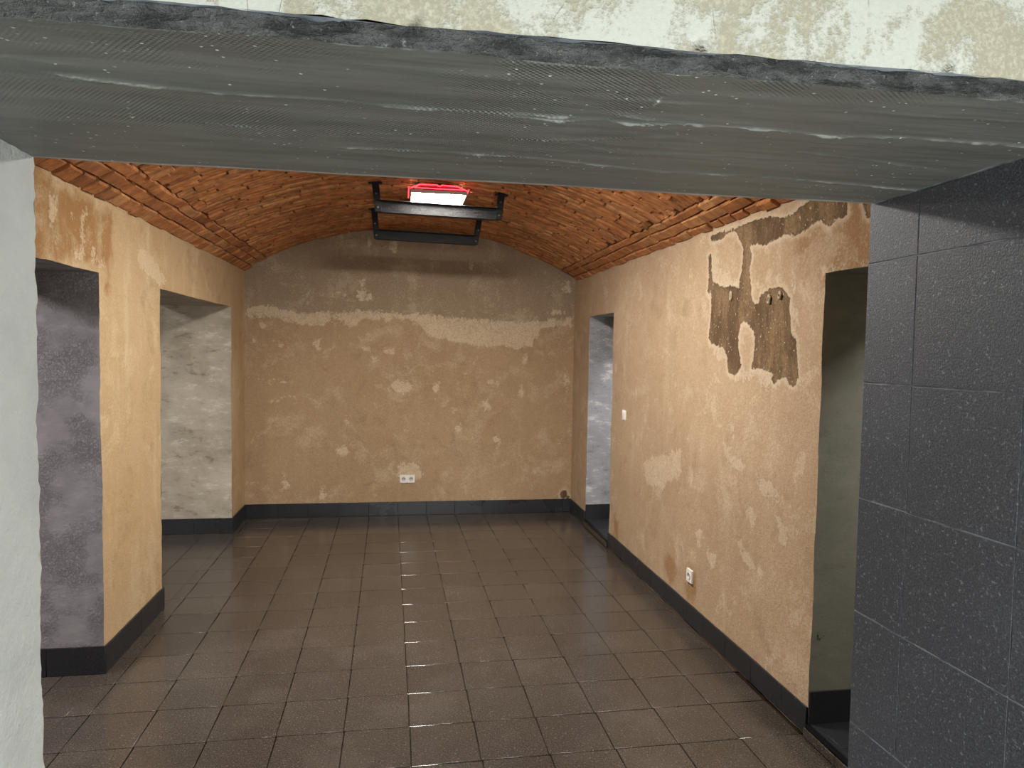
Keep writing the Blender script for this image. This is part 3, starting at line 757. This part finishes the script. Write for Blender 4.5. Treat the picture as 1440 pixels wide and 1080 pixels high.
# ------------------------------------------------------------------ hanging steel frames under the vault
def vault_z(x): return VZ + math.sqrt(VR ** 2 - (x - VX) ** 2)
def flat(mb, p, q, w, t_, wdir, tdir):
    p, q, wd, td = (Vector(a) for a in (p, q, wdir, tdir))
    s = len(mb.v)
    for c in (p, q):
        for a, b in ((-1, -1), (1, -1), (1, 1), (-1, 1)): mb.v.append(tuple(c + wd * (a * w / 2) + td * (b * t_ / 2)))
    for f in ((0, 1, 2, 3), (4, 5, 6, 7), (0, 1, 5, 4), (1, 2, 6, 5), (2, 3, 7, 6), (3, 0, 4, 7)): mb.f.append(tuple(s + k for k in f)); mb.mi.append(0)
def hanger(Y, pl, pr, tl, tr, zb, hgt_, label):
    root = empty('steel_hanger', ((pl + pr) / 2, Y, zb)); L0 = Vector(root.location)
    def part(name, mb, lab=None):
        me, _ = mb.mesh(name, ['steel'], fix=True)
        o = link(name, me, root); o.matrix_local = Matrix.Translation(-L0)
        bv = o.modifiers.new('bevel', 'BEVEL'); bv.width = .0015; bv.segments = 1
        return o
    zl0, zr0 = zb[0] if isinstance(zb, tuple) else zb, zb
    mb = MB(); flat(mb, (pl, Y, zb + hgt_ / 2), (pr, Y, zb + hgt_ / 2 - .018), hgt_, .006, (0, 0, 1), (0, 1, 0)); part('crossbar', mb)
    mb = MB(); flat(mb, (pl, Y - .02, zb + hgt_), (pr, Y - .02, zb + hgt_ - .018), .045, .005, (0, 1, 0), (0, 0, 1)); part('top_flange', mb)
    mb = MB(); flat(mb, (pl, Y + .03, zb + .003), (pr, Y + .03, zb - .015), .06, .005, (0, 1, 0), (0, 0, 1)); part('bottom_flange', mb)
    for bx, tx_, dz in ((pl + .012, tl, 0), (pr - .012, tr, -.018)):
        mb = MB(); flat(mb, (bx, Y - .012, zb + dz), (tx_, Y - .012, vault_z(tx_) + .01), .052, .02, (1, 0, 0), (0, 1, 0)); part('leg', mb)
        mb = MB(); s = -1 if tx_ < (pl + pr) / 2 else 1; flat(mb, (tx_ - .05, Y, vault_z(tx_) - .008), (tx_ + .05, Y, vault_z(tx_) - .008 - s * .006), .05, .008, (0, 1, 0), (0, 0, 1)); part('foot_plate', mb)
        for zz in (.03, .13):
            bm = bmesh.new(); bmesh.ops.create_cone(bm, cap_ends=True, segments=6, radius1=.008, radius2=.007, depth=.008)
            m2 = bpy.data.meshes.new('bolt'); bm.to_mesh(m2); bm.free(); m2.materials.append(M['trim_steel'])
            o = link('bolt', m2, root); o.matrix_local = Matrix.Translation(Vector((bx + (tx_ - bx) * zz / .2, Y - .026, zb + dz + zz)) - L0) @ Matrix.Rotation(math.pi / 2, 4, 'X')
    return tag(root, label, 'steel frame', 'black steel hangers under the vault')
hanger(5.36, -.172, .755, -.187, .765, 2.785, .082, 'black steel hanger bolted to the vault, carrying the lit lamp panel')
hanger(6.35, -.215, .682, -.228, .712, 2.735, .078, 'empty black steel hanger in front of the end wall')

# ------------------------------------------------------------------ LED panel lamp
lx0, lx1, ly0, ly1, lz = .072, .482, 5.135, 5.545, 2.905
lamp = empty('ceiling_lamp', ((lx0 + lx1) / 2, (ly0 + ly1) / 2, lz)); L0 = Vector(lamp.location)
def lpart(name, mb, mats, lab=None, sm_=None):
    me, _ = mb.mesh(name, mats, sm_); o = link(name, me, lamp); o.matrix_local = Matrix.Translation(-L0)
    if lab: o['label'] = lab
    return o
mb = MB(); mb.box((lx0 + .008, ly0 + .008, lz - .010), (lx1 - .008, ly1 - .008, lz - .002)); lpart('diffuser', mb, ['diffuser'], 'glowing white diffuser')
mb = MB()
for a, b in (((lx0, ly0, lz - .012), (lx1, ly0 + .008, lz + .012)), ((lx0, ly1 - .008, lz - .012), (lx1, ly1, lz + .012)), ((lx0, ly0 + .008, lz - .012), (lx0 + .008, ly1 - .008, lz + .012)), ((lx1 - .008, ly0 + .008, lz - .012), (lx1, ly1 - .008, lz + .012))): mb.box(a, b)
lpart('frame', mb, ['housing'])
mb = MB()
b0 = [(lx0 + .01, ly0 + .01, lz), (lx1 - .01, ly0 + .01, lz), (lx1 - .01, ly1 - .01, lz), (lx0 + .01, ly1 - .01, lz)]
b1 = [(lx0 + .07, ly0 + .05, lz + .055), (lx1 - .07, ly0 + .05, lz + .055), (lx1 - .07, ly1 - .05, lz + .055), (lx0 + .07, ly1 - .05, lz + .055)]
mb.v = b0 + b1
for f in ((0, 1, 2, 3), (4, 5, 6, 7), (0, 1, 5, 4), (1, 2, 6, 5), (2, 3, 7, 6), (3, 0, 4, 7)): mb.f.append(f); mb.mi.append(0)
bh = lpart('back_housing', mb, ['lamp_back'])
def tube(pts, r, name, mat, parent):
    cu = bpy.data.curves.new(name, 'CURVE'); cu.dimensions = '3D'; cu.bevel_depth = r; cu.bevel_resolution = 2
    sp = cu.splines.new('POLY'); sp.points.add(len(pts) - 1)
    for p, q in zip(sp.points, pts): p.co = (*q, 1)
    tmp = bpy.data.objects.new(name, cu); COL.objects.link(tmp)
    me = bpy.data.meshes.new_from_object(tmp.evaluated_get(bpy.context.evaluated_depsgraph_get()))
    bpy.data.objects.remove(tmp, do_unlink=True); bpy.data.curves.remove(cu)
    me.materials.clear(); me.materials.append(M[mat]); me.shade_smooth()
    return link(name, me, parent)
yk = ly0 - .004
o = tube([(lx0 + .0, yk, lz + .018), (lx0 + .065, yk + .05, lz + .058), (lx0 + .19, yk + .05, lz + .06), (lx0 + .21, yk + .05, lz + .05), (lx0 + .23, yk + .05, lz + .06), (lx1 - .065, yk + .05, lz + .055), (lx1 - .0, yk, lz + .016)], .0045, 'red_light_strip', 'red_led', lamp); o.matrix_local = Matrix.Translation(-L0); o['label'] = 'glowing red light strip'
o = tube([(lx0 + .03, yk, lz + .022), (lx1 - .03, yk, lz + .022)], .0035, 'red_light_strip', 'red_led', lamp); o.matrix_local = Matrix.Translation(-L0)
for x in (lx0 - .012, lx1 + .012):
    o = tube([(x, ly0 + .02, lz + .03), (x, ly1 - .02, lz + .03)], .004, 'red_light_strip', 'red_led', lamp); o.matrix_local = Matrix.Translation(-L0)
tag(lamp, 'square white panel lamp glowing under the vault with red light strips', 'lamp')

# ------------------------------------------------------------------ sockets, switch, wall plugs
def rbox(name, sx, sy, sz, bev, mat, seg=2):
    bm = bmesh.new(); bmesh.ops.create_cube(bm, size=1)
    for v in bm.verts: v.co = Vector((v.co.x * sx, v.co.y * sy, v.co.z * sz))
    bmesh.ops.bevel(bm, geom=list(bm.edges), offset=bev, segments=seg, profile=.5, affect='EDGES')
    me = bpy.data.meshes.new(name); bm.to_mesh(me); bm.free(); me.materials.append(M[mat]); me.shade_smooth(); me.set_sharp_from_angle(angle=.6); return me
def cup(name, r, dep, mat, seg=20):
    """round recess ring with a floor, opening toward +z"""
    bm = bmesh.new()
    rings = []
    for rad, z in ((r + .003, 0), (r + .002, .003), (r, .003), (r - .001, -dep), (0.0005, -dep)):
        rings.append([bm.verts.new((rad * math.cos(2 * math.pi * k / seg), rad * math.sin(2 * math.pi * k / seg), z)) for k in range(seg)])
    for a, b in zip(rings, rings[1:]):
        for k in range(seg): bm.faces.new((a[k], a[(k + 1) % seg], b[(k + 1) % seg], b[k]))
    bm.faces.new(rings[-1])
    me = bpy.data.meshes.new(name); bm.to_mesh(me); bm.free(); me.materials.append(M[mat]); return me
def face_frame(c, nrm):
    """local z = out of the wall, local y = up"""
    ez = Vector(nrm); ey = Vector((0, 0, 1)); ex = ey.cross(ez)
    return Matrix(((ex.x, ey.x, ez.x, c[0]), (ex.y, ey.y, ez.y, c[1]), (ex.z, ey.z, ez.z, c[2]), (0, 0, 0, 1)))
def plate_ring(name, w, h_, holes, th, mat):
    """plate with round holes cut out (grid of wedge quads around each hole)"""
    bm = bmesh.new(); n = len(holes); cw = w / n
    for cx in holes[:]:
        seg = 24; r = holes_r
        inner, outer = [], []
        for k in range(seg):
            a = 2 * math.pi * k / seg; ca, sa = math.cos(a), math.sin(a)
            s = min((cw / 2) / max(abs(ca), 1e-6), (h_ / 2) / max(abs(sa), 1e-6))
            inner.append((cx + r * ca, r * sa)); outer.append((cx + s * ca, s * sa))
        vi = [bm.verts.new((x, y_, th)) for x, y_ in inner]; vo = [bm.verts.new((x, y_, th)) for x, y_ in outer]
        vb = [bm.verts.new((x * 1.01, y_ * 1.02, 0)) for x, y_ in outer]; vd = [bm.verts.new((x, y_, th - .012)) for x, y_ in inner]
        for k in range(seg):
            q = (k + 1) % seg
            bm.faces.new((vi[k], vi[q], vo[q], vo[k])); bm.faces.new((vo[k], vo[q], vb[q], vb[k])); bm.faces.new((vi[q], vi[k], vd[k], vd[q]))
    me = bpy.data.meshes.new(name); bm.to_mesh(me); bm.free(); me.materials.append(M[mat]); return me
holes_r = .020
def socket(c, nrm, n, label):
    root = empty('wall_socket', (0, 0, 0)); root.matrix_world = face_frame(c, nrm)
    w = .081 if n == 1 else .155; hs = [0.0] if n == 1 else [-.0387, .0387]
    link('cover_plate', plate_ring('cover_plate', w, .083, hs, .012, 'white_plastic'), root)
    for hx in hs:
        o = link('socket_cup', cup('socket_cup', .020, .014, 'white_recess'), root, (hx, 0, .0125))
        for sx in (-1, 1): link('contact_hole', cup('contact_hole', .0028, .003, 'dark', 10), o, (sx * .0095, 0, -.0125))
        bm = bmesh.new(); bmesh.ops.create_cone(bm, cap_ends=True, segments=10, radius1=.0026, radius2=.0022, depth=.014)
        m2 = bpy.data.meshes.new('earth_pin'); bm.to_mesh(m2); bm.free(); m2.materials.append(M['trim_steel']); link('earth_pin', m2, o, (0, .0105, -.007))
    return tag(root, label, 'socket')
c = on(572.8, 673, 1, YB); socket((c[0], YB - .003, c[2]), (0, -1, 0), 2, 'white double socket low on the brown end wall')
c = on(972, 809.5, 0, XR); socket((XR - .004, c[1], c[2]), (-1, 0, 0), 1, 'white single socket just above the long dark skirting')
c = on(879, 583.5, 0, XR)
root = empty('light_switch', (0, 0, 0)); root.matrix_world = face_frame((XR - .003, c[1], c[2]), (-1, 0, 0))
link('cover_plate', rbox('switch_plate', .081, .083, .010, .002, 'white_plastic'), root, (0, 0, .005))
o = link('rocker', rbox('rocker', .054, .054, .010, .002, 'white_plastic'), root, (0, 0, .009)); o.rotation_euler = (.06, 0, 0)
tag(root, 'white light switch beside the narrow far doorway', 'switch')

def plug(px, py, rx, rz, label):
    c = on(px, py, 0, XR)
    root = empty('wall_plug', (0, 0, 0)); root.matrix_world = face_frame((XR - .001, c[1], c[2]), (-1, 0, 0))
    bm = bmesh.new(); seg = 14; rs = np.random.default_rng(int(px)); rings = []
    jit = rs.uniform(.75, 1.25, seg)
    for f, z in ((1.35, -.002), (1.15, .006), (.8, .007), (.62, -.004)):
        rings.append([bm.verts.new((rx * f * jit[k] * math.cos(2 * math.pi * k / seg), rz * f * jit[k] * math.sin(2 * math.pi * k / seg), z)) for k in range(seg)])
    for a, b in zip(rings, rings[1:]):
        for k in range(seg): bm.faces.new((a[k], a[(k + 1) % seg], b[(k + 1) % seg], b[k]))
    me = bpy.data.meshes.new('filler_ring'); bm.to_mesh(me); bm.free(); me.materials.append(M['plug']); me.shade_smooth(); link('filler_ring', me, root)
    bm = bmesh.new(); bmesh.ops.create_circle(bm, cap_ends=True, segments=14, radius=1)
    for v in bm.verts: v.co = Vector((v.co.x * rx * .8, v.co.y * rz * .8, .0015))
    me = bpy.data.meshes.new('hole'); bm.to_mesh(me); bm.free(); me.materials.append(M['dark']); link('hole', me, root)
    tag(root, label, 'wall plug', 'plugged drill holes in the bare patches')
plug(1028, 417, .010, .022, 'lone drill hole ringed with filler in the bare patch')
plug(1081.5, 421, .010, .018, 'drill hole with filler at the top middle of the larger bare patch')
plug(1097, 416, .010, .016, 'drill hole with a white filler rim at the upper edge of the larger bare patch')

# ------------------------------------------------------------------ rooms beyond, so light and reflections have a place to come from
def shell(name, label, a, b, mat, skip):
    mb = MB(); (x0, y0, z0), (x1, y1, z1) = a, b
    sides = {'x0': ((x0 - .1, y0, z0), (x0, y1, z1)), 'x1': ((x1, y0, z0), (x1 + .1, y1, z1)), 'y0': ((x0, y0 - .1, z0), (x1, y0, z1)), 'y1': ((x0, y1, z0), (x1, y1 + .1, z1)), 'z1': ((x0, y0, z1), (x1, y1, z1 + .1))}
    for k, (p, q) in sides.items():
        if k not in skip: mb.box(p, q)
    me, _ = mb.mesh(name, [mat]); set_m(me); return struct(link(name, me), label, 'wall')
shell('wall_left_room', 'grey plastered walls of the room beyond the side openings', (-3.9, 1.5, 0), (XLO, 7.6, 2.62), 'side_room', ('x1',))
shell('wall_right_room', 'grey walls of the room beyond the stepped doorways', (XRO, 1.5, 0), (4.0, 7.6, 2.62), 'side_room', ('x0',))
mb = MB(); mb.box((-2.6, -3.1, -.12), (2.6, YN - .02, 0)); me, _ = mb.mesh('floor_camera_room', ['pale_bounce_floor'])
struct(link('floor_camera_room', me), 'unseen floor in front of the doorway, made pale to bounce light upward', 'floor')
shell('wall_camera_room', 'pale walls of the room in front of the doorway', (-2.6, -3.0, 0), (2.6, YN, 2.80), 'front_cream', ('y1',))
